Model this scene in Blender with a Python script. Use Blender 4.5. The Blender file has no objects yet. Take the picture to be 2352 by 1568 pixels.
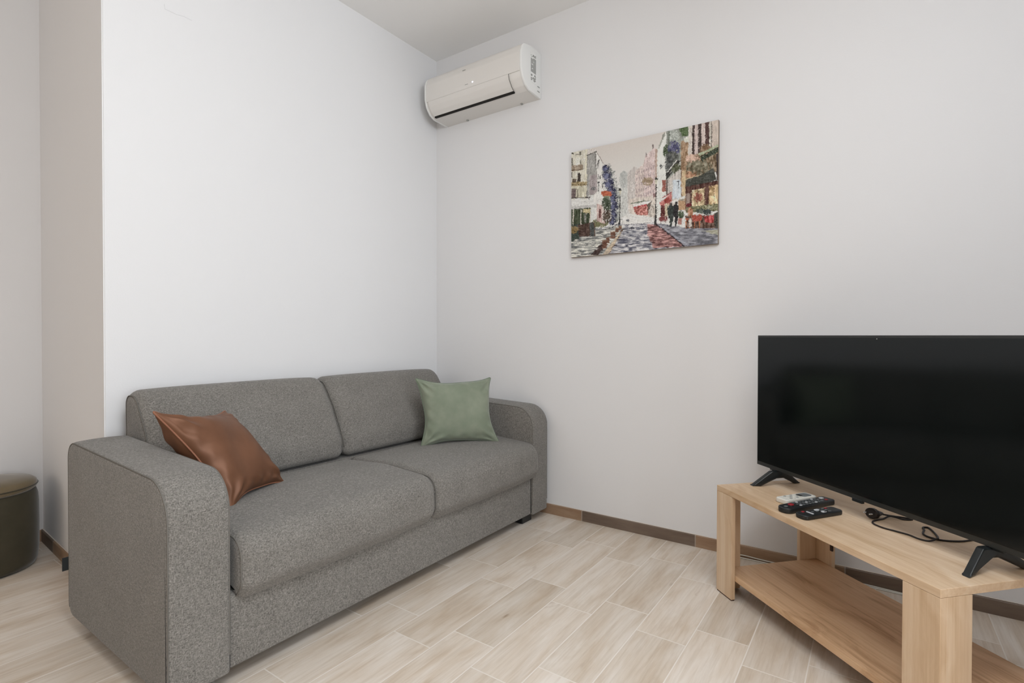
import bpy, bmesh, math, random
import numpy as np
from mathutils import Vector, Matrix
PI = math.pi
random.seed(7)
S = bpy.context.scene
C = S.collection

# ------------------------------------------------------------------ camera
YAW, PITCH, ROLL, FPX = 0.607912, -0.0109364, 0.0014052, 1200.676
F = Vector((math.cos(YAW)*math.cos(PITCH), math.sin(YAW)*math.cos(PITCH), math.sin(PITCH)))
R0 = Vector((math.sin(YAW), -math.cos(YAW), 0))
U0 = R0.cross(F)
Rv = R0*math.cos(ROLL) + U0*math.sin(ROLL)
Uv = U0*math.cos(ROLL) - R0*math.sin(ROLL)
cd = bpy.data.cameras.new('camera')
cam = bpy.data.objects.new('camera', cd)
C.objects.link(cam)
M = Matrix((Rv, Uv, -F)).transposed().to_4x4()
M.translation = Vector((-2.534846, -2.366056, 1.0))
cam.matrix_world = M
cd.sensor_width = 36
cd.lens = 36*FPX/2352
cd.clip_start = 0.05
S.camera = cam

# ------------------------------------------------------------------ light
S.view_settings.view_transform = 'Standard'
S.view_settings.look = 'None'
S.view_settings.exposure = 0.0
S.view_settings.gamma = 1.0
S.view_settings.use_curve_mapping = False
w = bpy.data.worlds.new('daylight')
S.world = w
w.use_nodes = True
w.node_tree.nodes['Background'].inputs[0].default_value = (0.86, 0.93, 1.0, 1)
w.node_tree.nodes['Background'].inputs[1].default_value = 1.0


def area(name, loc, target, sx, sy, power, col):
    l = bpy.data.lights.new(name, 'AREA')
    l.shape = 'RECTANGLE'
    l.size, l.size_y, l.energy, l.color = sx, sy, power, col
    o = bpy.data.objects.new(name, l)
    C.objects.link(o)
    o.location = loc
    d = Vector(target) - Vector(loc)
    o.rotation_euler = d.to_track_quat('-Z', 'Y').to_euler()
    return o


H = 2.787
area('window_light', (-3.05, -6.05, 1.55), (-2.0, 0, 1.3), 2.2, 2.0, 100, (0.90, 0.95, 1.0))
area('side_window_light', (-5.3, 0.1, 1.6), (0, -0.2, 1.5), 1.2, 1.3, 8, (1.0, 0.78, 0.58))
area('overhead_fill_light', (-1.75, -2.85, 2.74), (-1.75, -2.85, 0), 0.8, 0.8, 15, (0.93, 0.96, 1.0))  # added fill from above, brightens floor and table; no fixture modelled
pl_ = bpy.data.lights.new('upper_fill_light', 'POINT')  # added fill for the upper walls and ceiling, not a known lamp
pl_.energy, pl_.shadow_soft_size, pl_.color = 38, 0.25, (0.91, 0.955, 1.0)
po_ = bpy.data.objects.new('upper_fill_light', pl_)
C.objects.link(po_)
po_.location = (-2.25, -2.3, 2.25)


# ------------------------------------------------------------------ helpers
def link(name, me, parent=None, mat=None):
    o = bpy.data.objects.new(name, me)
    C.objects.link(o)
    if parent:
        o.parent = parent
    if mat:
        me.materials.append(mat)
    return o


def obj(name, bm, mat, parent=None, smooth=None):
    me = bpy.data.meshes.new(name)
    bmesh.ops.recalc_face_normals(bm, faces=bm.faces)
    bm.to_mesh(me)
    bm.free()
    if smooth is not None:
        for p in me.polygons:
            p.use_smooth = True
        me.set_sharp_from_angle(angle=math.radians(smooth))
    return link(name, me, parent, mat)


def thing(name, label, cat, loc=(0, 0, 0), rotz=0, group=None):
    o = bpy.data.objects.new(name, None)
    C.objects.link(o)
    o.location = loc
    o.rotation_euler = (0, 0, rotz)
    o.empty_display_size = 0.1
    o['label'] = label
    o['category'] = cat
    if group:
        o['group'] = group
    return o


def tag(o, label, cat, group=None):
    o['label'] = label
    o['category'] = cat
    if group:
        o['group'] = group


def struct(name, bm, mat, parent=None, smooth=None):
    o = obj(name, bm, mat, parent, smooth)
    if not parent:
        o['kind'] = 'structure'
    return o


def box(bm, a, b, bev=0.0, seg=2):
    r = bmesh.ops.create_cube(bm, size=1.0)
    vs = r['verts']
    for v in vs:
        v.co = Vector(((a[i]+b[i])/2 + v.co[i]*(b[i]-a[i]) for i in range(3)))
    if bev > 0:
        es = {e for v in vs for e in v.link_edges}
        bmesh.ops.bevel(bm, geom=list(es), offset=bev, segments=seg, affect='EDGES', profile=0.5)


def boxbm(a, b, bev=0.0, seg=2):
    bm = bmesh.new()
    box(bm, a, b, bev, seg)
    return bm


def round_poly(pts, radii, seg=8):
    """rounded closed 2-D outline"""
    out = []
    n = len(pts)
    for i in range(n):
        p = Vector(pts[i]); a = Vector(pts[i-1]) - p; b = Vector(pts[(i+1) % n]) - p
        r = radii[i]
        if r <= 0:
            out.append(p.copy()); continue
        la, lb = a.length, b.length
        a.normalize(); b.normalize()
        ang = a.angle(b)
        t = min(r/math.tan(ang/2), la*0.48, lb*0.48)
        r = t*math.tan(ang/2)
        c = p + (a+b).normalized()*(r/math.sin(ang/2))
        s = p + a*t - c
        e = p + b*t - c
        a0 = math.atan2(s.y, s.x); a1 = math.atan2(e.y, e.x)
        d = (a1-a0+PI) % (2*PI) - PI
        for k in range(seg+1):
            th = a0 + d*k/seg
            out.append(c + Vector((math.cos(th), math.sin(th)))*r)
    return out


def resample(poly, step):
    out = []
    n = len(poly)
    for i in range(n):
        a, b = poly[i], poly[(i+1) % n]
        L = (b-a).length
        k = max(1, int(math.ceil(L/step)))
        for j in range(k):
            out.append(a.lerp(b, j/k))
    return out


def inset(poly, d):
    if d <= 0:
        return list(poly)
    n = len(poly)
    area_ = sum(poly[i].x*poly[(i+1) % n].y - poly[(i+1) % n].x*poly[i].y for i in range(n))
    s = 1 if area_ > 0 else -1
    out = []
    for i in range(n):
        t = (poly[(i+1) % n] - poly[i-1])
        if t.length < 1e-9:
            t = Vector((1, 0))
        t.normalize()
        out.append(poly[i] + Vector((-t.y, t.x))*s*d)
    return out


def loft(poly, x0, x1, r, axis='x', nmid=10, seg=6, disp=None):
    """extrude a closed (p,q) outline along an axis with softly rounded ends"""
    xs = []
    for k in range(seg+1):
        th = PI/2*k/seg
        xs.append((x0 + r*(1-math.sin(th)), r*(1-math.cos(th))))
    xs = xs[::-1] if False else xs
    st = []
    for k in range(seg+1):
        th = PI/2*k/seg
        st.append((x0 + r*(1-math.cos(th)), r*(1-math.sin(th))))
    for k in range(1, nmid):
        st.append((x0 + r + (x1-x0-2*r)*k/nmid, 0))
    for k in range(seg, -1, -1):
        th = PI/2*k/seg
        st.append((x1 - r*(1-math.cos(th)), r*(1-math.sin(th))))
    bm = bmesh.new()
    rings = []
    for x, d in st:
        ring = []
        for p in inset(poly, d):
            if axis == 'x':
                co = Vector((x, p.x, p.y))
            elif axis == 'y':
                co = Vector((p.x, x, p.y))
            else:
                co = Vector((p.x, p.y, x))
            if disp:
                co = disp(co)
            ring.append(bm.verts.new(co))
        rings.append(ring)
    n = len(poly)
    for a, b in zip(rings, rings[1:]):
        for i in range(n):
            bm.faces.new((a[i], a[(i+1) % n], b[(i+1) % n], b[i]))
    bm.faces.new(rings[0][::-1])
    bm.faces.new(rings[-1])
    return bm


def tube(bm, pts, r, closed=False, sides=8, caps=True):
    pts = [Vector(p) for p in pts]
    n = len(pts)
    rings = []
    up = Vector((0, 0, 1))
    prevn = None
    for i in range(n):
        if closed:
            t = pts[(i+1) % n] - pts[i-1]
        else:
            t = pts[min(i+1, n-1)] - pts[max(i-1, 0)]
        t.normalize()
        if prevn is None:
            a = up if abs(t.z) < 0.9 else Vector((1, 0, 0))
            nn = t.cross(a).normalized()
        else:
            nn = (prevn - t*prevn.dot(t)).normalized()
        prevn = nn
        b = t.cross(nn)
        rings.append([bm.verts.new(pts[i] + (nn*math.cos(2*PI*k/sides) + b*math.sin(2*PI*k/sides))*r) for k in range(sides)])
    m = n if closed else n-1
    for i in range(m):
        A, B = rings[i], rings[(i+1) % n]
        for k in range(sides):
            bm.faces.new((A[k], A[(k+1) % sides], B[(k+1) % sides], B[k]))
    if not closed and caps:
        bm.faces.new(rings[0][::-1]); bm.faces.new(rings[-1])


def spline(pts, n=8):
    pts = [Vector(p) for p in pts]
    out = []
    for i in range(len(pts)-1):
        p0 = pts[max(i-1, 0)]; p1 = pts[i]; p2 = pts[i+1]; p3 = pts[min(i+2, len(pts)-1)]
        for k in range(n):
            t = k/n
            out.append(0.5*((2*p1) + (p2-p0)*t + (2*p0-5*p1+4*p2-p3)*t*t + (3*p1-p0-3*p2+p3)*t**3))
    out.append(pts[-1])
    return out


def cyl(bm, c, r, h, axis='z', seg=24, r2=None):
    r2 = r if r2 is None else r2
    rs = []
    for k, rr in ((0, r), (1, r2)):
        ring = []
        for i in range(seg):
            a = 2*PI*i/seg
            u, v = rr*math.cos(a), rr*math.sin(a)
            if axis == 'z':
                co = (c[0]+u, c[1]+v, c[2]+h*k)
            elif axis == 'x':
                co = (c[0]+h*k, c[1]+u, c[2]+v)
            else:
                co = (c[0]+u, c[1]+h*k, c[2]+v)
            ring.append(bm.verts.new(co))
        rs.append(ring)
    for i in range(seg):
        bm.faces.new((rs[0][i], rs[0][(i+1) % seg], rs[1][(i+1) % seg], rs[1][i]))
    bm.faces.new(rs[0][::-1]); bm.faces.new(rs[1])


def lathe(bm, prof, c, seg=64):
    rings = []
    for r, z in prof:
        if r < 1e-6:
            rings.append([bm.verts.new((c[0], c[1], z))])
        else:
            rings.append([bm.verts.new((c[0]+r*math.cos(2*PI*i/seg), c[1]+r*math.sin(2*PI*i/seg), z)) for i in range(seg)])
    for a, b in zip(rings, rings[1:]):
        for i in range(seg):
            j = (i+1) % seg
            if len(a) == 1:
                bm.faces.new((a[0], b[i], b[j]))
            elif len(b) == 1:
                bm.faces.new((a[i], a[j], b[0]))
            else:
                bm.faces.new((a[i], a[j], b[j], b[i]))


# ------------------------------------------------------------------ materials
def lin(c):
    return tuple(((v/255)/12.92 if v/255 <= 0.04045 else ((v/255+0.055)/1.055)**2.4) for v in c) + (1,)


class Mat:
    def __init__(s, name, col=(0.8, 0.8, 0.8, 1), rough=0.5, spec=0.5, metal=0.0):
        s.m = bpy.data.materials.new(name)
        s.m.use_nodes = True
        s.t = s.m.node_tree
        s.b = s.t.nodes['Principled BSDF']
        s.b.inputs['Base Color'].default_value = col
        s.b.inputs['Roughness'].default_value = rough
        s.b.inputs['Specular IOR Level'].default_value = spec
        s.b.inputs['Metallic'].default_value = metal

    def n(s, kind, **kw):
        nd = s.t.nodes.new(kind)
        for k, v in kw.items():
            if k.startswith('i_'):
                key = k[2:].replace('_', ' ')
                nd.inputs[key].default_value = v
            else:
                setattr(nd, k, v)
        return nd

    def l(s, a, b):
        s.t.links.new(a, b)

    def coords(s, scale=(1, 1, 1), kind='Object', loc=(0, 0, 0)):
        tc = s.n('ShaderNodeTexCoord')
        mp = s.n('ShaderNodeMapping')
        mp.inputs['Scale'].default_value = scale
        mp.inputs['Location'].default_value = loc
        s.l(tc.outputs[kind], mp.inputs[0])
        return mp.outputs[0]

    def noise(s, co, scale, detail=2, rough=0.5, dist=0.0):
        nd = s.n('ShaderNodeTexNoise')
        nd.inputs['Scale'].default_value = scale
        nd.inputs['Detail'].default_value = detail
        nd.inputs['Roughness'].default_value = rough
        nd.inputs['Distortion'].default_value = dist
        s.l(co, nd.inputs['Vector'])
        return nd.outputs['Fac']

    def ramp(s, fac, stops):
        nd = s.n('ShaderNodeValToRGB')
        e = nd.color_ramp.elements
        while len(e) < len(stops):
            e.new(0.5)
        for i, (p, c) in enumerate(stops):
            e[i].position = p
            e[i].color = c
        s.l(fac, nd.inputs[0])
        return nd.outputs[0]

    def mix(s, a, b, fac, mode='MIX'):
        nd = s.n('ShaderNodeMix', data_type='RGBA', blend_type=mode)
        for v, k in ((fac, 0), (a, 6), (b, 7)):
            if hasattr(v, 'is_output'):
                s.l(v, nd.inputs[k])
            else:
                nd.inputs[k].default_value = v
        return nd.outputs[2]

    def math(s, op, a, b=None, c=None):
        nd = s.n('ShaderNodeMath', operation=op)
        for k, v in enumerate((a, b, c)):
            if v is None:
                continue
            if hasattr(v, 'is_output'):
                s.l(v, nd.inputs[k])
            else:
                nd.inputs[k].default_value = v
        return nd.outputs[0]

    def bump(s, h, strength, dist):
        nd = s.n('ShaderNodeBump')
        nd.inputs['Strength'].default_value = strength
        nd.inputs['Distance'].default_value = dist
        s.l(h, nd.inputs['Height'])
        s.l(nd.outputs[0], s.b.inputs['Normal'])

    def color(s, out):
        s.l(out, s.b.inputs['Base Color'])


def plaster(name, col):
    m = Mat(name, col, 0.9, 0.2)
    co = m.coords(kind='Object')
    n1 = m.noise(co, 1.3, 3)
    m.color(m.mix(tuple(c*0.985 for c in col[:3])+(1,), col, n1))
    n2 = m.noise(co, 160, 3)
    m.bump(n2, 0.12, 0.0015)
    return m.m


WALL = plaster('white_plaster', (0.80, 0.80, 0.808, 1))
CEIL = plaster('ceiling_plaster', (0.93, 0.925, 0.915, 1))


def fabric(name, dark, mid, light, sc=1.0, bump=0.6):
    m = Mat(name, mid, 0.95, 0.1)
    co = m.coords()
    a = m.noise(m.coords((1, 1, 0.28)), 330*sc, 2, 0.6)
    b = m.noise(m.coords((0.28, 0.28, 1)), 330*sc, 2, 0.6)
    c = m.noise(co, 210*sc, 3, 0.7)
    ab = m.math('MAXIMUM', a, b)
    f = m.math('ADD', m.math('MULTIPLY', ab, 0.55), m.math('MULTIPLY', c, 0.45))
    big = m.noise(co, 9, 3)
    f2 = m.math('ADD', f, m.math('MULTIPLY', m.math('SUBTRACT', big, 0.5), 0.06))
    m.color(m.ramp(f2, [(0.38, dark), (0.52, mid), (0.68, light)]))
    m.bump(f, bump, 0.0016)
    m.b.inputs['Sheen Weight'].default_value = 0.15
    m.b.inputs['Sheen Roughness'].default_value = 0.6
    return m.m


SOFA = fabric('grey_heather_weave', (0.082, 0.076, 0.068, 1), (0.178, 0.167, 0.151, 1), (0.31, 0.293, 0.268, 1), 1.25, 0.45)
SEAM = Mat('grey_seam', (0.16, 0.15, 0.135, 1), 0.9, 0.1).m


def velvet(name, c, c2, sc, rough=0.7, sheen=0.4, bump=0.25):
    m = Mat(name, c, rough, 0.3)
    co = m.coords()
    n = m.noise(co, sc, 3, 0.55)
    m.color(m.mix(c, c2, m.ramp(n, [(0.35, (0, 0, 0, 1)), (0.65, (1, 1, 1, 1))])))
    k = m.noise(m.coords((1, 1, 1)), 420, 2)
    m.bump(k, bump, 0.0008)
    m.b.inputs['Sheen Weight'].default_value = sheen
    m.b.inputs['Sheen Roughness'].default_value = 0.4
    return m


GREEN = velvet('sage_velvet', (0.200, 0.235, 0.170, 1), (0.250, 0.280, 0.210, 1), 11).m
BROWN = velvet('rust_satin', (0.150, 0.066, 0.034, 1), (0.190, 0.086, 0.046, 1), 9, 0.50, 0.0, 0.1)
BROWN.b.inputs['Specular IOR Level'].default_value = 0.35
BROWN.b.inputs['Metallic'].default_value = 0.28
BROWN = BROWN.m
BPIPE = Mat('rust_piping', (0.27, 0.115, 0.065, 1), 0.5, 0.4).m
GPIPE = Mat('sage_piping', (0.16, 0.205, 0.145, 1), 0.8, 0.3).m
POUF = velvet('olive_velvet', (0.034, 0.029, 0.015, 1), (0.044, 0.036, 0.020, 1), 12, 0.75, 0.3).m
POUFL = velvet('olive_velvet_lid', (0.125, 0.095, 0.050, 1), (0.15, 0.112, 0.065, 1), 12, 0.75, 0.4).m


def wood(name, axis, base, dark, light, sc=1.0, knots=True):
    """axis = grain direction in the object's own space"""
    m = Mat(name, base, 0.5, 0.35)
    st = [9.0, 9.0, 9.0]
    st[axis] = 0.55
    co = m.coords(tuple(st))
    warp = m.noise(m.coords((2.2, 2.2, 2.2)), 1.6, 2)
    vm = m.n('ShaderNodeVectorMath', operation='ADD')
    m.l(co, vm.inputs[0])
    cx = m.n('ShaderNodeCombineXYZ')
    for k in range(3):
        if k != axis:
            m.l(m.math('MULTIPLY', warp, 1.6), cx.inputs[k])
    m.l(cx.outputs[0], vm.inputs[1])
    a = m.noise(vm.outputs[0], 1.5*sc, 5, 0.6, 0.4)
    st2 = [120.0, 120.0, 120.0]
    st2[axis] = 3.0
    f = m.noise(m.coords(tuple(st2)), 1.0*sc, 3, 0.6)
    g = m.math('ADD', m.math('MULTIPLY', a, 0.7), m.math('MULTIPLY', f, 0.3))
    m.color(m.ramp(g, [(0.33, dark), (0.5, base), (0.66, light)]))
    m.bump(f, 0.15, 0.0006)
    return m.m


OB, OD, OL = (0.69, 0.505, 0.335, 1), (0.56, 0.375, 0.22, 1), (0.77, 0.605, 0.44, 1)
OAK_X = wood('sonoma_oak_long', 0, OB, OD, OL)
OAK_Z = wood('sonoma_oak_upright', 2, OB, OD, OL)
OAK_S = wood('sonoma_oak_shelf_shaded', 0, (0.66, 0.43, 0.255, 1), (0.36, 0.19, 0.09, 1), (0.76, 0.54, 0.35, 1), 0.8)  # redder, darker oak than the top; under-table shade put into its colour


def tile_floor():
    m = Mat('wood_look_tile', (0.5, 0.45, 0.4, 1), 0.42, 0.4)
    W_, Hh = 0.479, 0.1673
    geo = m.n('ShaderNodeNewGeometry')
    mp = m.n('ShaderNodeMapping')
    mp.inputs['Location'].default_value = (0.243 + W_*20, 0.8670 + Hh*36, 0)
    m.l(geo.outputs['Position'], mp.inputs[0])

    def brick(c1, c2, mc, ms):
        b = m.n('ShaderNodeTexBrick')
        b.offset = 0.244
        b.offset_frequency = 2
        b.squash = 1.0
        b.inputs['Scale'].default_value = 1.0
        b.inputs['Brick Width'].default_value = W_
        b.inputs['Row Height'].default_value = Hh
        b.inputs['Mortar Size'].default_value = ms
        b.inputs['Mortar Smooth'].default_value = 0.2
        b.inputs['Bias'].default_value = 0
        b.inputs['Color1'].default_value = c1
        b.inputs['Color2'].default_value = c2
        b.inputs['Mortar'].default_value = mc
        m.l(mp.outputs[0], b.inputs['Vector'])
        return b
    rnd = brick((0, 0, 0, 1), (1, 1, 1, 1), (0.5, 0.5, 0.5, 1), 0.0)
    grout = brick((0, 0, 0, 1), (0, 0, 0, 1), (1, 1, 1, 1), 0.0021)
    rv = m.n('ShaderNodeSeparateColor')
    m.l(rnd.outputs['Color'], rv.inputs[0])
    rr = rv.outputs[0]

    def grain(sx, sy, scale, det, ro, dist, seed):
        mp2 = m.n('ShaderNodeMapping')
        mp2.inputs['Scale'].default_value = (sx, sy, 1)
        m.l(geo.outputs['Position'], mp2.inputs[0])
        nd = m.n('ShaderNodeTexNoise')
        nd.noise_dimensions = '4D'
        nd.inputs['Scale'].default_value = scale
        nd.inputs['Detail'].default_value = det
        nd.inputs['Roughness'].default_value = ro
        nd.inputs['Distortion'].default_value = dist
        m.l(mp2.outputs[0], nd.inputs['Vector'])
        m.l(m.math('MULTIPLY_ADD', rr, 37.0, seed), nd.inputs['W'])
        return nd.outputs['Fac']
    g1 = grain(1.0, 5.0, 3.0, 4, 0.6, 0.6, 0.0)
    g2 = grain(1.0, 22.0, 5.0, 3, 0.6, 0.2, 5.0)
    g3 = grain(1.0, 2.0, 5.5, 2, 0.5, 1.2, 9.0)
    base = m.ramp(g1, [(0.27, (0.56, 0.45, 0.34, 1)), (0.46, (0.67, 0.585, 0.495, 1)), (0.68, (0.76, 0.70, 0.635, 1))])
    st = m.ramp(g2, [(0.36, (0.82, 0.79, 0.75, 1)), (0.55, (1, 1, 1, 1))])
    c = m.mix(base, st, 0.55, 'MULTIPLY')
    kn = m.ramp(g3, [(0.20, (0.55, 0.46, 0.38, 1)), (0.31, (1, 1, 1, 1))])
    c = m.mix(c, kn, 0.75, 'MULTIPLY')
    tint = m.ramp(rr, [(0.0, (0.90, 0.885, 0.86, 1)), (0.5, (1, 0.99, 0.975, 1)), (1.0, (1.06, 1.06, 1.06, 1))])
    c = m.mix(c, tint, 1.0, 'MULTIPLY')
    gf = grout.outputs['Fac']
    c = m.mix(c, (0.80, 0.74, 0.67, 1), gf)
    m.color(c)
    hgt = m.math('SUBTRACT', m.math('MULTIPLY', g2, 0.12), gf)
    m.bump(hgt, 0.35, 0.0012)
    rgh = m.math('MULTIPLY_ADD', g1, 0.15, 0.36)
    m.l(rgh, m.b.inputs['Roughness'])
    return m.m


FLOOR = tile_floor()


def skirting(name, axis):
    m = Mat(name, (0.3, 0.2, 0.13, 1), 0.5, 0.35)
    geo = m.n('ShaderNodeNewGeometry')
    sep = m.n('ShaderNodeSeparateXYZ')
    m.l(geo.outputs['Position'], sep.inputs[0])
    u = sep.outputs[axis]
    # tile lengths with a light joint and a tint of their own; shade is painted into the cool tint
    L = 0.60
    s = m.math('DIVIDE', m.math('ADD', u, 1.670), L)
    fr = m.math('FRACT', m.math('ADD', s, 20.0))
    idx = m.math('FLOOR', m.math('ADD', s, 20.0))
    wn = m.n('ShaderNodeTexWhiteNoise', noise_dimensions='1D')
    m.l(idx, wn.inputs['W'])
    sc = [6, 6, 30]
    st = [30, 30, 30]
    st[axis] = 5
    n = m.noise(m.coords(tuple(st), 'Object'), 1.0, 4, 0.6)
    warm = m.ramp(n, [(0.3, (0.27, 0.165, 0.10, 1)), (0.7, (0.39, 0.27, 0.18, 1))])
    cool_shaded = m.ramp(n, [(0.3, (0.14, 0.10, 0.075, 1)), (0.7, (0.20, 0.15, 0.115, 1))])
    c = m.mix(cool_shaded, warm, m.math('GREATER_THAN', m.math('FRACT', m.math('MULTIPLY', idx, 0.5)), 0.25))
    j = m.math('LESS_THAN', m.math('MINIMUM', fr, m.math('SUBTRACT', 1.0, fr)), 0.004)
    m.color(m.mix(c, (0.36, 0.31, 0.26, 1), j))
    return m.m


SK_Y = skirting('skirting_tile_y', 1)
SK_X = skirting('skirting_tile_x', 0)
CAULK = Mat('skirting_caulk', (0.72, 0.66, 0.60, 1), 0.6, 0.3).m
BLACKP = Mat('black_plastic', (0.012, 0.014, 0.015, 1), 0.42, 0.5).m
SATINB = Mat('satin_black_plastic', (0.010, 0.013, 0.014, 1), 0.32, 0.5).m
RUBBER = Mat('black_cord_rubber', (0.014, 0.010, 0.009, 1), 0.5, 0.4).m
SCREEN = Mat('dark_screen_glass', (0.002, 0.0036, 0.0036, 1), 0.12, 0.38)
SCREEN.b.inputs['IOR'].default_value = 1.5
SCREEN = SCREEN.m
BEZEL = Mat('dark_bezel', (0.022, 0.024, 0.023, 1), 0.35, 0.5).m
ACW = Mat('ivory_plastic', (0.76, 0.735, 0.70, 1), 0.35, 0.45).m
ACS = Mat('white_side_plastic', (0.83, 0.835, 0.82, 1), 0.4, 0.4).m
ACDARK = Mat('vent_dark', (0.02, 0.018, 0.016, 1), 0.8, 0.2).m
GREYP = Mat('grey_print', (0.36, 0.37, 0.35, 1), 0.7, 0.2).m
DGREYP = Mat('dark_grey_print', (0.16, 0.165, 0.15, 1), 0.7, 0.2).m
WHITEP = Mat('white_plastic', (0.72, 0.71, 0.65, 1), 0.45, 0.4).m
REDP = Mat('red_button', (0.35, 0.02, 0.03, 1), 0.4, 0.5).m
PALEP = Mat('pale_button', (0.62, 0.64, 0.66, 1), 0.45, 0.5).m
MIDP = Mat('grey_button', (0.13, 0.145, 0.15, 1), 0.5, 0.4).m
METAL = Mat('steel_pin', (0.6, 0.6, 0.6, 1), 0.25, 0.5, 1.0).m
FRAMEW = Mat('white_window_frame', (0.8, 0.8, 0.8, 1), 0.4, 0.4).m
LED = Mat('indicator_led', (0.8, 0.85, 1, 1), 0.4, 0.4)
LED.b.inputs['Emission Color'].default_value = (0.72, 0.76, 1.0, 1)
LED.b.inputs['Emission Strength'].default_value = 2.6
LED = LED.m
GLASS = Mat('window_glass', (1, 1, 1, 1), 0.0, 0.5)
GLASS.b.inputs['Transmission Weight'].default_value = 1.0
GLASS = GLASS.m

# ------------------------------------------------------------------ room shell
XW, YF, YB = -5.4, -6.2, 0.96        # far left wall, window wall, recess back wall
RX0, RX1 = -1.803, -1.755             # recess side wall, front edge and back corner
struct('floor', boxbm((XW-0.2, YF-0.2, -0.12), (0.2, YB+0.2, 0)), FLOOR)
struct('ceiling', boxbm((XW-0.2, YF-0.2, H), (0.2, YB+0.2, H+0.12)), CEIL)
bm = bmesh.new()
base = [(RX0, 0.0), (0.0, 0.0), (0.0, YB+0.2), (RX1+0.01, YB+0.2), (RX1, YB)]
vb = [bm.verts.new((x, y, 0)) for x, y in base]
vt = [bm.verts.new((x, y, H)) for x, y in base]
bm.faces.new(vb[::-1]); bm.faces.new(vt)
for i in range(5):
    bm.faces.new((vb[i], vb[(i+1) % 5], vt[(i+1) % 5], vt[i]))
bmesh.ops.bevel(bm, geom=[e for e in bm.edges if all(abs(v.co.x-RX0) < 1e-5 and abs(v.co.y) < 1e-5 for v in e.verts)],
                offset=0.004, segments=2, affect='EDGES')
struct('wall_sofa', bm, WALL)
struct('wall_right', boxbm((0.0, YF-0.2, 0), (0.2, YB+0.2, H)), WALL)
struct('wall_back', boxbm((XW, YB, 0), (RX1, YB+0.2, H)), plaster('shaded_white_plaster', (0.66, 0.64, 0.63, 1)))  # recess wall colour darkened to stand in for weaker light there


def holed(x0, x1, z0, z1, hx0, hx1, hz0, hz1, y0, y1, swap=False):
    bm = bmesh.new()
    for a, b, c, d in ((x0, hx0, z0, z1), (hx1, x1, z0, z1), (hx0, hx1, z0, hz0), (hx0, hx1, hz1, z1)):
        if b-a < 1e-4 or d-c < 1e-4:
            continue
        if swap:
            box(bm, (y0, a, c), (y1, b, d))
        else:
            box(bm, (a, y0, c), (b, y1, d))
    return bm


struct('wall_window', holed(XW, 0, 0, H, -4.25, -1.85, 0.45, 2.6, YF-0.2, YF), WALL)
struct('wall_left', holed(YF, YB, 0, H, -0.6, 0.8, 0.8, 2.4, XW-0.2, XW, True), plaster('bounce_beige_plaster', (0.50, 0.40, 0.31, 1)))  # unseen wall, coloured dark and warm to tint the bounce light


struct('wall_light_blocker', boxbm((-1.3, YF-0.2, 0), (0.0, -2.98, H)), WALL)  # added out-of-view wall keeping light off the right wall's near end


def window(name, hx0, hx1, hz0, hz1, y, swap):
    def bx(bm, a, b, c, d, t0, t1):
        if swap:
            box(bm, (t0, a, c), (t1, b, d), 0.004)
        else:
            box(bm, (a, t0, c), (b, t1, d), 0.004)
    bm = bmesh.new()
    k = 0.06
    for a, b, c, d in ((hx0, hx0+k, hz0, hz1), (hx1-k, hx1, hz0, hz1), (hx0+k, hx1-k, hz0, hz0+k), (hx0+k, hx1-k, hz1-k, hz1),
                       ((hx0+hx1)/2-k/2, (hx0+hx1)/2+k/2, hz0+k, hz1-k)):
        bx(bm, a, b, c, d, y-0.14, y-0.09)
    o = struct(name, bm, FRAMEW)
    g = bmesh.new()
    bx(g, hx0+k, hx1-k, hz0+k, hz1-k, y-0.118, y-0.112)
    obj('pane', g, GLASS, o)
    return o


window('window_1', -4.25, -1.85, 0.45, 2.6, YF, False)
window('window_2', -0.6, 0.8, 0.8, 2.4, XW, True)


def skirt(name, p0, p1, nrm, mat):
    """ceramic skirting: body with a pale sealed top edge"""
    p0, p1, nrm = Vector(p0+(0,)), Vector(p1+(0,)), Vector(nrm+(0,))
    h, t = 0.056, 0.010
    bm = bmesh.new()
    prof = [(0, 0), (t, 0), (t, h-0.004), (t-0.003, h-0.001), (0, h-0.001)]
    A = [bm.verts.new(p0 + nrm*a + Vector((0, 0, b))) for a, b in prof]
    B = [bm.verts.new(p1 + nrm*a + Vector((0, 0, b))) for a, b in prof]
    for i in range(5):
        bm.faces.new((A[i], A[(i+1) % 5], B[(i+1) % 5], B[i]))
    bm.faces.new(A[::-1]); bm.faces.new(B)
    o = struct(name, bm, mat)
    c = bmesh.new()
    tube(c, [p0 + nrm*0.002 + Vector((0, 0, h)), p1 + nrm*0.002 + Vector((0, 0, h))], 0.0022, sides=6)
    obj('caulk_bead', c, CAULK, o)
    return o


skirt('baseboard_right', (0, 0), (0, YF), (-1, 0), SK_Y)
skirt('baseboard_sofa', (RX0, 0), (-0.01, 0), (0, -1), SK_X)
d = Vector((RX1-RX0, YB)).normalized()
skirt('baseboard_recess', (RX0, 0.0), (RX1, YB), (-d.y, d.x), SK_Y)
skirt('baseboard_back', (XW, YB), (RX1-0.01, YB), (0, -1), SK_X)

# hairline crack in the plaster high on the sofa wall
bm = bmesh.new()
tube(bm, [(-1.594, -0.0002, 2.335), (-1.592, -0.0002, 2.317), (-1.55, -0.0002, 2.316), (-1.52, -0.0002, 2.322), (-1.490, -0.0002, 2.320)], 0.0006, sides=5)
o = struct('trim_1', bm, Mat('hairline', (0.66, 0.66, 0.66, 1), 0.9, 0.1).m)

# ------------------------------------------------------------------ sofa
SX = Vector((-0.9865, 0, 0))
sofa = thing('sofa', 'grey heather fabric two-seat sofa with rounded arms against the white wall', 'sofa', (0, 0, 0))


def off(bmv, o=SX):
    return bmv


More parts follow.
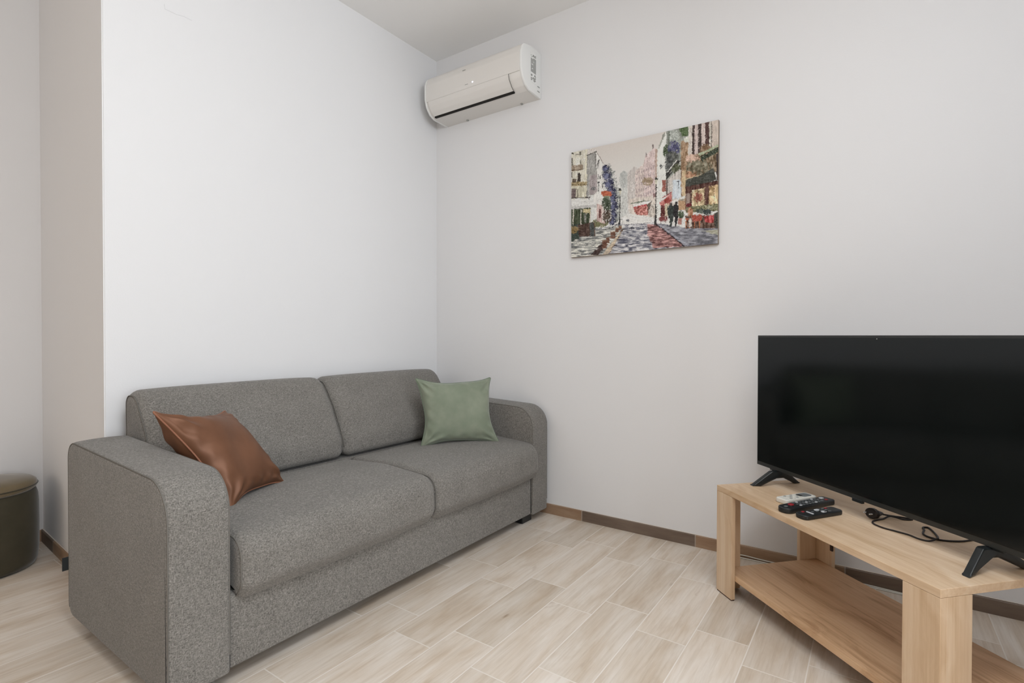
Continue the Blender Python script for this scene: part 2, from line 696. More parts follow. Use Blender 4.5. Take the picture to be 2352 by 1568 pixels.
ARM = round_poly([(-0.108, 0.048), (-0.108, 0.643), (-0.872, 0.614), (-0.872, 0.042)], [0.045, 0.06, 0.11, 0.008], 10)
ARM = resample(ARM, 0.05)
XL0, XL1, XR0, XR1 = -1.942, -1.780, -0.193, -0.040


def arm_disp(x0, x1):
    c, hw = (x0+x1)/2, (x1-x0)/2

    def f(co):
        t = (co.x-c)/hw
        co = co.copy()
        k = max(0, min(1, (co.z-0.1)/0.2))
        co.z += 0.004*(1-t*t)*k
        return co
    return f


for x0, x1 in ((XL0, XL1), (XR0, XR1)):
    a = obj('arm', loft(ARM, x0, x1, 0.012, nmid=6, seg=4, disp=arm_disp(x0, x1)), SOFA, sofa, 50)
    for s, x in ((-1, x0+0.0025), (1, x1-0.0025)):
        bm = bmesh.new()
        pts = [Vector((x, p.x, p.y)) for p in inset(ARM, 0.0035)]
        pts = [p for p in pts if not (p.z < 0.07)]
        # keep an open run from the rear bottom over the top to the front bottom
        pts.sort(key=lambda p: math.atan2(p.z-0.3, -(p.y+0.49)) if math.atan2(p.z-0.3, -(p.y+0.49)) > -1.9 else math.atan2(p.z-0.3, -(p.y+0.49))+2*PI)
        tube(bm, pts, 0.0021, sides=6)
        obj('seam', bm, SEAM, a, 60)

# base: front panel under the seat cushions and the frame behind
fp = round_poly([(-0.862, 0.048), (-0.862, 0.262), (-0.335, 0.262), (-0.335, 0.048)], [0.008, 0.02, 0.0, 0.0], 4)
obj('front_panel', loft(fp, XL1+0.003, XR0-0.003, 0.004, nmid=4, seg=2), SOFA, sofa, 40)
obj('back_frame', boxbm((XL1+0.002, -0.333, 0.05), (XR0-0.002, -0.075, 0.425), 0.008), SOFA, sofa)
for fx in (-1.86, -0.19):
    for fy in (-0.80, -0.20):
        bm = bmesh.new()
        box(bm, (fx-0.045, fy-0.035, 0.0), (fx+0.045, fy+0.035, 0.052), 0.004)
        obj('foot', bm, BLACKP, sofa)
bm = bmesh.new()
box(bm, (-1.957, -0.1065, 0.198), (-1.90, -0.1035, 0.243))
obj('fabric_tag', bm, BLACKP, sofa)

SEATP = resample(round_poly([(-0.338, 0.265), (-0.338, 0.428), (-0.62, 0.446), (-0.905, 0.428), (-0.905, 0.285), (-0.868, 0.238), (-0.80, 0.262)],
                            [0.02, 0.03, 0.5, 0.095, 0.05, 0.02, 0.02], 9), 0.035)


def crown(x0, x1, ax, az, zc=0.36):
    c, hw = (x0+x1)/2, (x1-x0)/2

    def f(co):
        t = max(-1, min(1, (co.x-c)/hw))
        k = (1-t*t)
        co = co.copy()
        if co.z > zc:
            yy = max(0, min(1, (-0.34-co.y)/0.56))
            co.z += az*k*math.sin(PI*min(1, yy*0.9+0.05))
        if co.y < -0.85:
            co.y -= ax*(k**0.6)
            co.y += 0.0015*math.sin(co.x*23+co.z*31)
        return co
    return f


for x0, x1 in ((-1.765, -0.970), (-0.966, -0.178)):
    c = obj('seat_cushion', loft(SEATP, x0, x1, 0.030, nmid=26, seg=6, disp=crown(x0, x1, 0.014, 0.004)), SOFA, sofa, 70)
    for xx in (x0+0.0045, x1-0.0045):
        bm = bmesh.new()
        f = crown(x0, x1, 0.014, 0.004)
        pts = [f(Vector((xx, p.x, p.y))) for p in inset(SEATP, 0.0130)]
        pts = [p for p in pts if p.y < -0.36 and p.z > 0.25 and not (p.z < 0.30 and p.y > -0.84)]
        pts.sort(key=lambda p: math.atan2(p.z-0.3, -(p.y+0.7)))
        tube(bm, pts, 0.0022, sides=6)
        obj('seam', bm, SEAM, c, 60)

BACKP = resample(round_poly([(-0.078, 0.428), (-0.070, 0.795), (-0.180, 0.797), (-0.266, 0.672), (-0.340, 0.520), (-0.348, 0.436)],
                            [0.02, 0.075, 0.075, 0.3, 0.12, 0.03], 9), 0.03)


def backbulge(x0, x1):
    c, hw = (x0+x1)/2, (x1-x0)/2

    def f(co):
        t = max(-1, min(1, (co.x-c)/hw))
        k = (1-t**4)
        co = co.copy()
        if co.y < -0.16:
            v = max(0, min(1, (co.z-0.44)/0.34))
            co.y -= 0.016*k*math.sin(PI*v)
        if co.z > 0.74:
            co.z += 0.006*k
        return co
    return f


for x0, x1 in ((-1.768, -0.9865), (-0.984, -0.194)):
    f = backbulge(x0, x1)
    c = obj('back_cushion', loft(BACKP, x0, x1, 0.040, nmid=24, seg=6, disp=f), SOFA, sofa, 70)
    for xx in (x0+0.0045, x1-0.0045):
        bm = bmesh.new()
        pts = [f(Vector((xx, p.x, p.y))) for p in inset(BACKP, 0.0180)]
        pts = [p for p in pts if p.z > 0.47]
        pts.sort(key=lambda p: math.atan2(p.z-0.5, -(p.y+0.2)))
        tube(bm, pts, 0.0020, sides=6)
        obj('seam', bm, SEAM, c, 60)


# ------------------------------------------------------------------ throw cushions
def cushion(name, label, corners, mat, pmat, tf, tb, pinch, seed, piper, droop=0.0, tips=0.0):
    """corners = tl, tr, br, bl in the room; soft square cushion with piping"""
    tl, tr, br, bl = [Vector(c) for c in corners]
    cen = (tl+tr+br+bl)/4
    t = thing(name, label, 'cushion', cen)
    ux = ((tr+br)-(tl+bl)).normalized()
    uy = ((tl+tr)-(bl+br)).normalized()
    nn = ux.cross(uy).normalized()
    if nn.dot(Vector((-2.53, -2.37, 1.0))-cen) < 0:
        nn = -nn
    rnd = random.Random(seed)
    N = 72
    ph = [rnd.uniform(0, 6.28) for _ in range(12)]

    def P(u, v):
        a, b = abs(u), abs(v)
        uu = u*(1-pinch*(1-v*v)*a**2 - 0.012*math.sin(5*v+ph[0])*a**3)
        vv = v*(1-pinch*(1-u*u)*b**2 - 0.012*math.sin(5*u+ph[1])*b**3)
        ear = 1 + 0.050*(a*b)**5 - 0.030*(a*b)**40
        s, q = (uu*ear+1)/2, (vv*ear+1)/2
        return (bl*(1-s)+br*s)*(1-q) + (tl*(1-s)+tr*s)*q

    def hgt(u, v, T, k):
        e = max(0.0, (1-u**4)*(1-v**4))
        e2 = max(0.0, (1-u*u)*(1-v*v))
        h = T*(0.55*e**0.55 + 0.45*e2**0.6)
        # creases running out of the corners and along the seams
        for i, (cu, cv) in enumerate(((-1, 1), (1, 1), (1, -1), (-1, -1))):
            du, dv = u-cu, v-cv
            r = math.hypot(du, dv)
            an = math.atan2(dv, du)
            h += 0.0055*math.exp(-((r-0.35)/0.24)**2)*math.cos(an*9+ph[2+i]+k)*min(1, e*4)
        h += 0.004*math.sin(3.1*u+2.2*v+ph[6]+k)*e + 0.0028*math.sin(7*u-4*v+ph[7])*e
        edge = max(abs(u), abs(v))
        h += 0.0032*math.sin((v if abs(u) > abs(v) else u)*17+ph[8]+k)*math.exp(-((edge-0.86)/0.09)**2)*min(1, e*6)
        return h

    def sm(i):
        x = -1+2*i/N
        return math.sin(x*PI/2)*0.55 + x*0.45
    bm = bmesh.new()
    fr = [[None]*(N+1) for _ in range(N+1)]
    bk = [[None]*(N+1) for _ in range(N+1)]
    for i in range(N+1):
        for j in range(N+1):
            u, v = sm(i), sm(j)
            p = P(u, v) - cen
            border = i in (0, N) or j in (0, N)
            # the free top corners fold a little
            fold = nn*(-tips*max(0, v)**6*abs(u)**6)
            if border:
                w_ = bm.verts.new(p+fold)
                fr[i][j] = bk[i][j] = w_
            else:
                fr[i][j] = bm.verts.new(p + fold + nn*hgt(u, v, tf, 0))
                bk[i][j] = bm.verts.new(p + fold - nn*hgt(u, v, tb, 2))
    for i in range(N):
        for j in range(N):
            bm.faces.new((fr[i][j], fr[i+1][j], fr[i+1][j+1], fr[i][j+1]))
            bm.faces.new((bk[i][j], bk[i][j+1], bk[i+1][j+1], bk[i+1][j]))
    loop = [fr[i][0].co.copy() for i in range(N)] + [fr[N][j].co.copy() for j in range(N)] + \
           [fr[i][N].co.copy() for i in range(N, 0, -1)] + [fr[0][j].co.copy() for j in range(N, 0, -1)]
    obj('cover', bm, mat, t, 180)
    b2 = bmesh.new()
    tube(b2, loop, piper, closed=True, sides=8)
    obj('piping', b2, pmat, t, 180)
    return t


cushion('throw_cushion', 'rust brown satin square cushion leaning over the left sofa arm',
        [(-1.841, -0.545, 0.758), (-1.527, -0.33, 0.709), (-1.393, -0.502, 0.438), (-1.667, -0.648, 0.436)],
        BROWN, BPIPE, 0.068, 0.085, 0.15, 3, 0.0030, tips=0.0)
cushion('throw_cushion', 'sage green velvet square cushion propped in the right sofa corner',
        [(-0.602, -0.42, 0.771), (-0.252, -0.63, 0.767), (-0.305, -0.722, 0.434), (-0.61, -0.47, 0.436)],
        GREEN, GPIPE, 0.066, 0.055, 0.135, 11, 0.0028)

# ------------------------------------------------------------------ pouf
po = thing('pouf', 'round olive velvet storage pouf with lid standing in the left recess', 'pouf', (-2.0, 0.725, 0))
R_ = 0.172
bm = bmesh.new()
prof = [(0, 0.004), (R_*0.86, 0.004), (R_*0.93, 0.008), (R_*0.975, 0.03), (R_, 0.08), (R_*1.005, 0.18), (R_, 0.27), (R_*0.985, 0.305), (R_*0.95, 0.325), (R_*0.90, 0.330), (0, 0.330)]
lathe(bm, prof, (0, 0))
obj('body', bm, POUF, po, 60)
bm = bmesh.new()
prof = [(0, 0.331), (R_*0.90, 0.331), (R_*0.955, 0.338), (R_*0.972, 0.352), (R_*0.955, 0.366), (R_*0.88, 0.376), (R_*0.5, 0.384), (0, 0.386)]
lathe(bm, prof, (0, 0))
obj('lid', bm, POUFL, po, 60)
bm = bmesh.new()
tube(bm, [(R_*0.975*math.cos(a), R_*0.975*math.sin(a), 0.351) for a in [2*PI*i/64 for i in range(64)]], 0.003, closed=True, sides=6)
obj('lid_piping', bm, POUF, po, 180)
bm = bmesh.new()
cyl(bm, (0, 0, 0), R_*0.84, 0.005, seg=48)
obj('base_disc', bm, BLACKP, po)

# ------------------------------------------------------------------ air conditioner
ac = thing('air_conditioner', 'ivory wall-mounted split air conditioner high in the corner', 'air conditioner', (0, -0.443, 2.335))
AY0, AY1 = -0.358, 0.358
PR = [(0.0, 0.255), (-0.11, 0.255), (-0.185, 0.238), (-0.200, 0.190), (-0.200, 0.110), (-0.186, 0.062), (-0.155, 0.026), (-0.120, 0.010), (0.0, 0.005)]
PRr = round_poly(PR, [0, 0.02, 0.04, 0.05, 0.06, 0.05, 0.03, 0.02, 0], 6)
bm = loft(PRr, AY0+0.012, AY1-0.012, 0.004, axis='y', nmid=2, seg=2)
obj('casing', bm, ACW, ac, 40)


def capprof(g):
    return round_poly([(p[0]-(g if p[0] < -0.01 else 0), p[1]+(g if p[1] > 0.2 else -g)) for p in PR], [0, 0.02, 0.04, 0.05, 0.06, 0.05, 0.03, 0.02, 0], 6)


for a, b in ((AY0, AY0+0.014), (AY1-0.014, AY1)):
    obj('side_cap', loft(capprof(0.0015), a, b, 0.004, axis='y', nmid=1, seg=3), ACS, ac, 40)
# front panel: a shell a little proud of the casing
fpn = [(-0.118, 0.2565), (-0.186, 0.240), (-0.2015, 0.190), (-0.2015, 0.112), (-0.1990, 0.090)]
inn = [(x+0.004, z-0.001) for x, z in fpn][::-1]
fpo = round_poly(fpn + inn, [0, 0.04, 0.05, 0.02, 0, 0, 0.02, 0.05, 0.04, 0], 6)
obj('front_panel', loft(fpo, AY0+0.016, AY1-0.016, 0.0008, axis='y', nmid=2, seg=1), ACW, ac, 40)
# louvre flap and the dark slot under it
fl = [(-0.1985, 0.088), (-0.1900, 0.062), (-0.168, 0.034), (-0.146, 0.0165), (-0.143, 0.0195), (-0.165, 0.037), (-0.1865, 0.064), (-0.195, 0.088)]
flr = round_poly(fl, [0, 0.04, 0.05, 0, 0, 0.05, 0.04, 0], 4)
flr = [Vector((p.x-0.004, p.y-0.001)) for p in flr]
obj('louvre', loft(flr, -0.272, 0.325, 0.0008, axis='y', nmid=2, seg=1), ACW, ac, 40)
bm = bmesh.new()
box(bm, (-0.1475, -0.270, 0.0085), (-0.1335, 0.322, 0.0165))
obj('air_slot', bm, ACDARK, ac)
for y in (-0.268, ):
    bm = bmesh.new()
    tube(bm, [(-0.2035, y-0.006, 0.086), (-0.194, y-0.006, 0.058), (-0.172, y-0.006, 0.030), (-0.150, y-0.006, 0.0125)], 0.0012, sides=5)
    obj('louvre_gap', bm, ACDARK, ac)
bm = bmesh.new()
bmesh.ops.create_icosphere(bm, subdivisions=2, radius=0.0042)
for v in bm.verts:
    v.co = Vector((v.co.x*0.4-0.2022, v.co.y-0.022, v.co.z+0.062+0.052))
obj('indicator_light', bm, LED, ac, 180)
bm = bmesh.new()
box(bm, (-0.2027, 0.012, 0.110), (-0.2013, 0.034, 0.1125))
obj('panel_marking', bm, GREYP, ac)
bm = bmesh.new()
box(bm, (-0.2027, 0.030, 0.196), (-0.2013, 0.052, 0.1995))
obj('emblem', bm, GREYP, ac)
bm = bmesh.new()
box(bm, (-0.113, AY0-0.0012, 0.062), (-0.052, AY0-0.0003, 0.226))
lab = obj('rating_label', bm, ACS, ac)
bm = bmesh.new()
rn = random.Random(5)
for k in range(26):
    z = 0.218-0.0058*k
    x = -0.109
    while x < -0.058:
        L = rn.uniform(0.004, 0.016)
        if rn.random() < (0.95 if 4 < k < 18 else 0.6):
            box(bm, (x, AY0-0.0018, z-0.0021), (min(x+L, -0.058), AY0-0.0012, z+0.0016))
        x += L+0.003
obj('printing', bm, DGREYP, lab)
for yy in (0.17, -0.235):
    bm = bmesh.new()
    box(bm, (-0.020, yy-0.006, 0.0005), (-0.006, yy+0.006, 0.0065), 0.001)
    obj('clip', bm, GREYP, ac)
for z in (0.032, 0.058):
    bm = bmesh.new()
    box(bm, (-0.040, AY0-0.0015, z), (-0.018, AY0-0.0003, z+0.005))
    obj('side_notch', bm, GREYP, ac)


# ------------------------------------------------------------------ picture
def painting_colors(W, Hh):
    # homography: photo-crop drawing coordinates -> canvas (u,v)
    src = np.array([(97, 398), (1606, 76), (1621, 1346), (111, 1486)], float)
    dst = np.array([(0, 0), (1, 0), (1, 1), (0, 1)], float)
    A = []
    bb = []
    for (x, y), (u, v) in zip(src, dst):
        A.append([x, y, 1, 0, 0, 0, -u*x, -u*y]); bb.append(u)
        A.append([0, 0, 0, x, y, 1, -v*x, -v*y]); bb.append(v)
    h = np.linalg.solve(np.array(A), np.array(bb))
    Hm = np.append(h, 1).reshape(3, 3)
    Hi = np.linalg.inv(Hm)
    gy, gx = np.mgrid[0:Hh, 0:W]
    u = (gx)/(W-1); v = (gy)/(Hh-1)
    q = np.einsum('ij,jhw->ihw', Hi, np.stack([u, v, np.ones_like(u)]))
    X, Y = q[0]/q[2], q[1]/q[2]
    rs = np.random.RandomState(4)
    X0, Y0 = X.copy(), Y.copy()

    def vnoise(sx, sy, seed):
        r = np.random.RandomState(seed)
        gw, gh = int(1800/sx)+3, int(1700/sy)+3
        g = r.rand(gh, gw)
        fx, fy = X/sx, Y/sy
        ix, iy = np.floor(fx).astype(int), np.floor(fy).astype(int)
        ix = np.clip(ix, 0, gw-2); iy = np.clip(iy, 0, gh-2)
        tx, ty = fx-ix, fy-iy
        tx = tx*tx*(3-2*tx); ty = ty*ty*(3-2*ty)
        return (g[iy, ix]*(1-tx)+g[iy, ix+1]*tx)*(1-ty)+(g[iy+1, ix]*(1-tx)+g[iy+1, ix+1]*tx)*ty
    wx = (vnoise(13, 17, 31)-0.5)*8 + (vnoise(6, 6, 33)-0.5)*5
    wy = (vnoise(17, 13, 32)-0.5)*8 + (vnoise(6, 6, 34)-0.5)*5
    X = X0+wx
    Y = Y0+wy
    nf = vnoise(7, 7, 1); nm = vnoise(24, 24, 2); nh = vnoise(60, 11, 3); nv = vnoise(11, 60, 4); nb = vnoise(140, 140, 5)
    hs = vnoise(38, 8, 6)
    img = np.zeros((Hh, W, 3))
    img[:] = (206, 204, 199)
    t = np.clip((Y-(400-(X-97)*0.213))/500, 0, 1)[..., None]
    img = np.array((203, 194, 186))*(1-t) + np.array((211, 211, 206))*t

    def mask(pts):
        m = np.zeros(X.shape, bool)
        n = len(pts)
        for i in range(n):
            x1, y1 = pts[i]; x2, y2 = pts[(i+1) % n]
            if y1 == y2:
                continue
            c = ((y1 > Y) != (y2 > Y)) & (X < (x2-x1)*(Y-y1)/(y2-y1)+x1)
            m ^= c
        return m

    def poly(pts, col, tex=None, amt=25, alpha=1.0):
        m = mask(pts)
        c = np.array(col, float)
        add = 0 if tex is None else (tex[m]-0.5)[:, None]*2*amt
        img[m] = img[m]*(1-alpha) + (c+add)*alpha

    def rect(x0, y0, x1, y1, col, tex=None, amt=25, alpha=1.0):
        poly([(x0, y0), (x1, y0), (x1, y1), (x0, y1)], col, tex, amt, alpha)

    def line(x1, y1, x2, y2, wd, col, alpha=1.0):
        dx, dy = x2-x1, y2-y1
        L2 = dx*dx+dy*dy
        t_ = np.clip(((X-x1)*dx+(Y-y1)*dy)/L2, 0, 1)
        dd = np.hypot(X-x1-t_*dx, Y-y1-t_*dy)
        m = dd < wd/2
        img[m] = img[m]*(1-alpha)+np.array(col, float)*alpha

    def blob(cx, cy, rx, ry, col, th=0.5, tex=None, amt=30):
        tex2 = nf if tex is None else tex
        dd = ((X-cx)/rx)**2+((Y-cy)/ry)**2
        m = (dd < 1) & (tex2 > th*dd**0.7)
        img[m] = np.array(col, float)+(nm[m]-0.5)[:, None]*2*amt
    # far haze and distant trees
    poly([(560, 900), (620, 640), (700, 600), (700, 1040), (560, 1130)], (196, 197, 192), nv, 14)
    blob(645, 680, 45, 90, (176, 178, 174), 0.45, nv, 8)
    # middle buildings
    poly([(680, 620), (745, 548), (780, 560), (780, 1020), (690, 1010)], (196, 188, 182), nv, 16)
    poly([(760, 600), (855, 510), (870, 1030), (765, 1000)], (207, 190, 182), nv, 18)
    poly([(850, 520), (862, 440), (955, 360), (990, 372), (990, 1085), (855, 1040)], (207, 185, 181), nv, 18)
    poly([(960, 365), (992, 372), (992, 800), (975, 800)], (183, 158, 142), nv, 15)
    for x in range(775, 960, 24):
        for y in range(560, 880, 62):
            yy = y-(x-775)*0.35 + 40
            if yy > 430:
                rect(x, yy, x+9, yy+30, (168, 148, 148), nf, 14)
    rect(934, 318, 944, 372, (110, 95, 92)); rect(868, 405, 876, 450, (120, 108, 104))
    blob(890, 700, 62, 45, (150, 128, 100), 0.42)
    poly([(700, 880), (985, 845), (985, 1080), (700, 1030)], (208, 196, 184), nv, 22)
    poly([(740, 935), (930, 900), (895, 940), (760, 975)], (226, 222, 216), nf, 18)
    poly([(690, 935), (760, 915), (860, 900), (930, 900), (760, 930)], (120, 128, 110), nf, 18)
    poly([(750, 965), (890, 935), (900, 1050), (795, 1050), (755, 1010)], (185, 110, 98), nf, 60)
    line(750, 970, 880, 945, 9, (186, 52, 62))
    poly([(890, 945), (940, 900), (910, 1000), (900, 1060)], (96, 82, 70), nf, 22)
    for x in (925, 940, 960):
        line(x, 940, x, 1070, 5, (120, 112, 100))
    # left block
    poly([(90, 395), (263, 355), (263, 880), (90, 900)], (205, 200, 182), nv, 18)
    rect(95, 395, 120, 415, (85, 82, 70)); rect(180, 385, 196, 412, (92, 88, 76)); rect(140, 412, 200, 425, (140, 134, 118))
    rect(100, 455, 112, 560, (78, 74, 62)); rect(190, 460, 198, 540, (120, 116, 100)); rect(140, 450, 186, 530, (214, 212, 198))
    poly([(100, 530), (218, 520), (218, 582), (100, 592)], (158, 140, 118), nv, 35)
    line(100, 580, 215, 574, 9, (92, 72, 48)); line(100, 545, 215, 538, 4, (120, 98, 78))
    rect(163, 608, 196, 705, (62, 52, 44)); rect(110, 670, 150, 712, (96, 82, 66), nf, 18); rect(100, 600, 110, 660, (98, 92, 80))
    poly([(100, 705), (265, 690), (265, 735), (100, 750)], (162, 142, 98), nf, 35)
    line(100, 735, 240, 728, 6, (86, 70, 40))
    rect(100, 752, 262, 868, (196, 190, 165), nv, 30)
    rect(104, 770, 150, 868, (110, 94, 92), nf, 20); rect(160, 770, 172, 860, (130, 124, 104)); rect(258, 790, 272, 850, (88, 74, 72))
    line(100, 870, 300, 862, 9, (72, 66, 60))
    rect(240, 355, 262, 700, (214, 208, 184), nv, 10)
    poly([(262, 432), (352, 392), (372, 800), (330, 840), (262, 850)], (158, 156, 151), nv, 16)
    poly([(290, 640), (370, 620), (372, 830), (290, 840)], (160, 148, 148), nv, 16)
    line(262, 428, 356, 388, 12, (88, 86, 78)); line(262, 400, 262, 760, 5, (110, 106, 96))
    line(345, 400, 352, 540, 6, (104, 100, 94))
    poly([(352, 392), (432, 520), (445, 1140), (330, 1150), (330, 850), (372, 800)], (216, 213, 207), nv, 10)
    line(356, 390, 430, 515, 7, (150, 138, 130))
    for x, y, hh in ((372, 480, 60), (374, 620, 60), (395, 640, 40), (420, 720, 50), (380, 470, 30)):
        rect(x, y, x+8, y+hh, (84, 80, 78))
    poly([(95, 885), (200, 868), (345, 905), (365, 935), (95, 960)], (212, 211, 206), nh, 12)
    poly([(95, 960), (365, 935), (365, 970), (95, 985)], (186, 184, 180), nh, 10)
    poly([(100, 985), (300, 968), (330, 1130), (100, 1150)], (62, 72, 48), nv, 28)
    for x in (125, 205, 300):
        line(x, 990, x, 1140, 8, (206, 198, 184))
    rect(225, 985, 300, 1020, (196, 180, 130), nf, 25); rect(240, 1030, 262, 1120, (130, 130, 120), nf, 40)
    rect(305, 965, 345, 1150, (205, 206, 200), nv, 14)
    blob(400, 1130, 90, 48, (110, 108, 70), 0.38)
    poly([(368, 930), (455, 950), (460, 1140), (372, 1110)], (188, 160, 152), nv, 35)
    rect(392, 985, 412, 1080, (110, 62, 58), nf, 20); rect(425, 960, 440, 1120, (214, 204, 196))
    line(384, 700, 384, 800, 6, (66, 66, 66)); rect(374, 700, 396, 716, (70, 70, 70)); rect(306, 752, 352, 786, (120, 118, 118), nf, 40)
    # flowering tree
    for cx, cy, rx, ry in ((455, 570, 42, 48), (470, 640, 52, 60), (490, 720, 55, 66), (515, 800, 50, 60), (535, 880, 46, 70), (545, 960, 44, 66), (545, 1050, 36, 72), (530, 1110, 40, 46)):
        blob(cx+14, cy, rx*1.5, ry*1.2, (128, 132, 128), 0.78, nf, 20)
        blob(cx, cy, rx, ry, (54, 55, 82), 0.46, nf, 26)
        blob(cx-6, cy+8, rx*0.6, ry*0.7, (104, 108, 140), 0.68, vnoise(10, 10, int(cy)), 20)
    blob(470, 930, 52, 90, (66, 78, 58), 0.45)
    blob(480, 1060, 50, 70, (78, 64, 52), 0.5)
    poly([(415, 805), (450, 795), (515, 805), (520, 850), (430, 855), (412, 830)], (190, 92, 52), nf, 28)
    rect(440, 850, 500, 868, (120, 128, 100), nf, 25)
    # right white building with wisteria
    poly([(985, 380), (1080, 180), (1095, 900), (1010, 1085), (985, 1085)], (214, 215, 208), nv, 10)
    poly([(1035, 230), (1072, 185), (1020, 330), (990, 385)], (150, 150, 138), nv, 14)
    poly([(1078, 178), (1300, 130), (1300, 600), (1078, 720)], (148, 152, 142), nv, 28)
    line(1104, 185, 1104, 330, 12, (88, 98, 84))
    rect(1110, 180, 1200, 300, (166, 172, 164), nf, 30)
    poly([(1200, 150), (1300, 130), (1296, 240), (1235, 240)], (82, 104, 60), nf, 22)
    blob(1100, 390, 60, 70, (70, 84, 58), 0.42)
    blob(1155, 365, 66, 80, (86, 86, 120), 0.46, nf, 28)
    blob(1140, 470, 70, 80, (92, 94, 88), 0.45, nf, 28)
    blob(1110, 520, 45, 110, (84, 86, 84), 0.5)
    poly([(1075, 620), (1185, 480), (1225, 500), (1085, 690)], (58, 56, 52), nf, 16)
    line(1090, 610, 1190, 485, 8, (218, 218, 212)); line(1120, 620, 1222, 505, 7, (202, 202, 194))
    blob(1190, 580, 52, 55, (92, 96, 70), 0.4)
    poly([(1085, 690), (1215, 580), (1290, 600), (1285, 900), (1085, 1000)], (192, 184, 176), nv, 24)
    rect(1040, 690, 1078, 810, (158, 92, 78), nv, 20); rect(1080, 690, 1100, 840, (104, 92, 86), nv, 20)
    rect(1150, 690, 1235, 880, (198, 208, 216), nv, 16); line(1208, 700, 1208, 770, 6, (66, 72, 80)); line(1195, 704, 1222, 704, 7, (60, 62, 66))
    line(1025, 530, 1025, 580, 7, (66, 68, 66)); line(1012, 545, 1040, 545, 6, (70, 72, 70))
    # brown pillar and striped upper facade
    poly([(1225, 290), (1300, 270), (1300, 1000), (1240, 1000)], (150, 118, 84), nv, 40)
    poly([(1240, 600), (1280, 590), (1280, 880), (1250, 880)], (198, 172, 128), nv, 24)
    poly([(1255, 245), (1305, 240), (1305, 300), (1255, 300)], (206, 206, 190), nf, 14)
    cols = [(1300, 1325, (204, 200, 186)), (1325, 1340, (92, 78, 68)), (1305, 1340, (206, 196, 186)), (1338, 1362, (74, 58, 54)), (1362, 1398, (200, 182, 176)), (1398, 1432, (70, 56, 52)),
            (1432, 1470, (202, 184, 176)), (1470, 1512, (86, 60, 56)), (1512, 1532, (206, 198, 184)), (1532, 1540, (110, 100, 90)), (1540, 1625, (198, 182, 168))]
    for a, b, c_ in cols:
        poly([(a, 60), (b, 60), (b+6, 470), (a+6, 470)], c_, nv, 16)
    # foliage mass over the cafe
    poly([(1290, 470), (1350, 440), (1625, 330), (1625, 600), (1285, 700)], (128, 108, 80), vnoise(14, 26, 8), 60)
    blob(1350, 470, 75, 45, (196, 160, 138), 0.42, nf, 35)
    blob(1480, 380, 60, 60, (122, 92, 62), 0.45)
    poly([(1405, 425), (1620, 325), (1620, 345), (1420, 445)], (164, 176, 142), nf, 25)
    poly([(1425, 450), (1620, 348), (1620, 400), (1440, 500)], (56, 66, 48), nf, 38)
    blob(1420, 560, 140, 75, (118, 112, 88), 0.5, vnoise(13, 22, 9), 45)
    blob(1330, 640, 60, 40, (176, 128, 92), 0.45, nf, 35)
    poly([(1590, 430), (1625, 420), (1625, 700), (1600, 700)], (66, 54, 50), nv, 18)
    # cafe awning and front
    poly([(1278, 690), (1440, 640), (1560, 570), (1600, 690), (1440, 745), (1285, 780)], (70, 72, 64), nh, 18)
    line(1278, 690, 1420, 642, 8, (206, 190, 150)); line(1285, 780, 1600, 700, 8, (52, 50, 44))
    poly([(1280, 760), (1625, 700), (1625, 980), (1290, 990)], (86, 52, 42), nv, 28)
    poly([(1345, 800), (1475, 770), (1475, 960), (1350, 970)], (206, 182, 138), vnoise(20, 30, 12), 60)
    blob(1410, 870, 50, 50, (150, 84, 66), 0.5)
    poly([(1520, 760), (1625, 735), (1625, 940), (1522, 945)], (200, 168, 116), vnoise(20, 30, 13), 62)
    line(1410, 785, 1412, 965, 5, (90, 58, 44)); line(1575, 750, 1575, 940, 5, (90, 50, 40))
    rect(1290, 830, 1330, 930, (150, 130, 118), nv, 24); rect(1285, 930, 1345, 1010, (112, 36, 44), nf, 18)
    poly([(1290, 970), (1625, 935), (1625, 1010), (1290, 1030)], (120, 118, 82), nf, 45)
    poly([(1015, 925), (1140, 820), (1142, 905), (1030, 965)], (204, 120, 112), nf, 28)
    line(1050, 870, 1138, 818, 10, (158, 56, 58)); blob(1100, 905, 35, 40, (166, 72, 62), 0.4)
    poly([(1145, 905), (1280, 850), (1280, 880), (1160, 935)], (214, 212, 204), nf, 10)
    rect(1030, 950, 1075, 1060, (98, 46, 42), nf, 28); rect(1075, 930, 1110, 1060, (196, 180, 150), nf, 34)
    rect(1212, 905, 1278, 1000, (182, 142, 100), nf, 20); rect(1212, 890, 1280, 906, (150, 138, 118))
    # street
    poly([(540, 1150), (690, 1035), (960, 1080), (1080, 1085), (1140, 1140), (700, 1150), (560, 1190)], (216, 214, 209), nh, 10)
    poly([(90, 1500), (90, 1300), (180, 1240), (360, 1190), (640, 1140), (700, 1150), (980, 1130), (1290, 1180), (1625, 1190), (1625, 1360)], (140, 141, 150), None)
    m = mask([(90, 1500), (90, 1280), (180, 1240), (360, 1190), (640, 1140), (700, 1150), (980, 1130), (1290, 1180), (1625, 1190), (1625, 1400), (1625, 1500)])
    st = np.clip((hs-0.5)*3.2, -1, 1)
    img[m] = np.array((148, 148, 156)) + st[m][:, None]*np.array((62, 60, 52))
    m2 = mask([(90, 1500), (90, 1300), (340, 1200), (640, 1150), (640, 1200), (500, 1440), (440, 1480)])
    img[m2] = np.array((158, 158, 152)) + np.clip((hs-0.45)*3.5, -1, 1)[m2][:, None]*np.array((58, 56, 50))
    m3 = mask([(890, 1145), (992, 1145), (1275, 1372), (960, 1395), (900, 1260)])
    img[m3] = np.array((150, 104, 100)) + st[m3][:, None]*np.array((60, 52, 50))
    m4 = mask([(1000, 1150), (1290, 1180), (1625, 1195), (1625, 1360), (1275, 1372)])
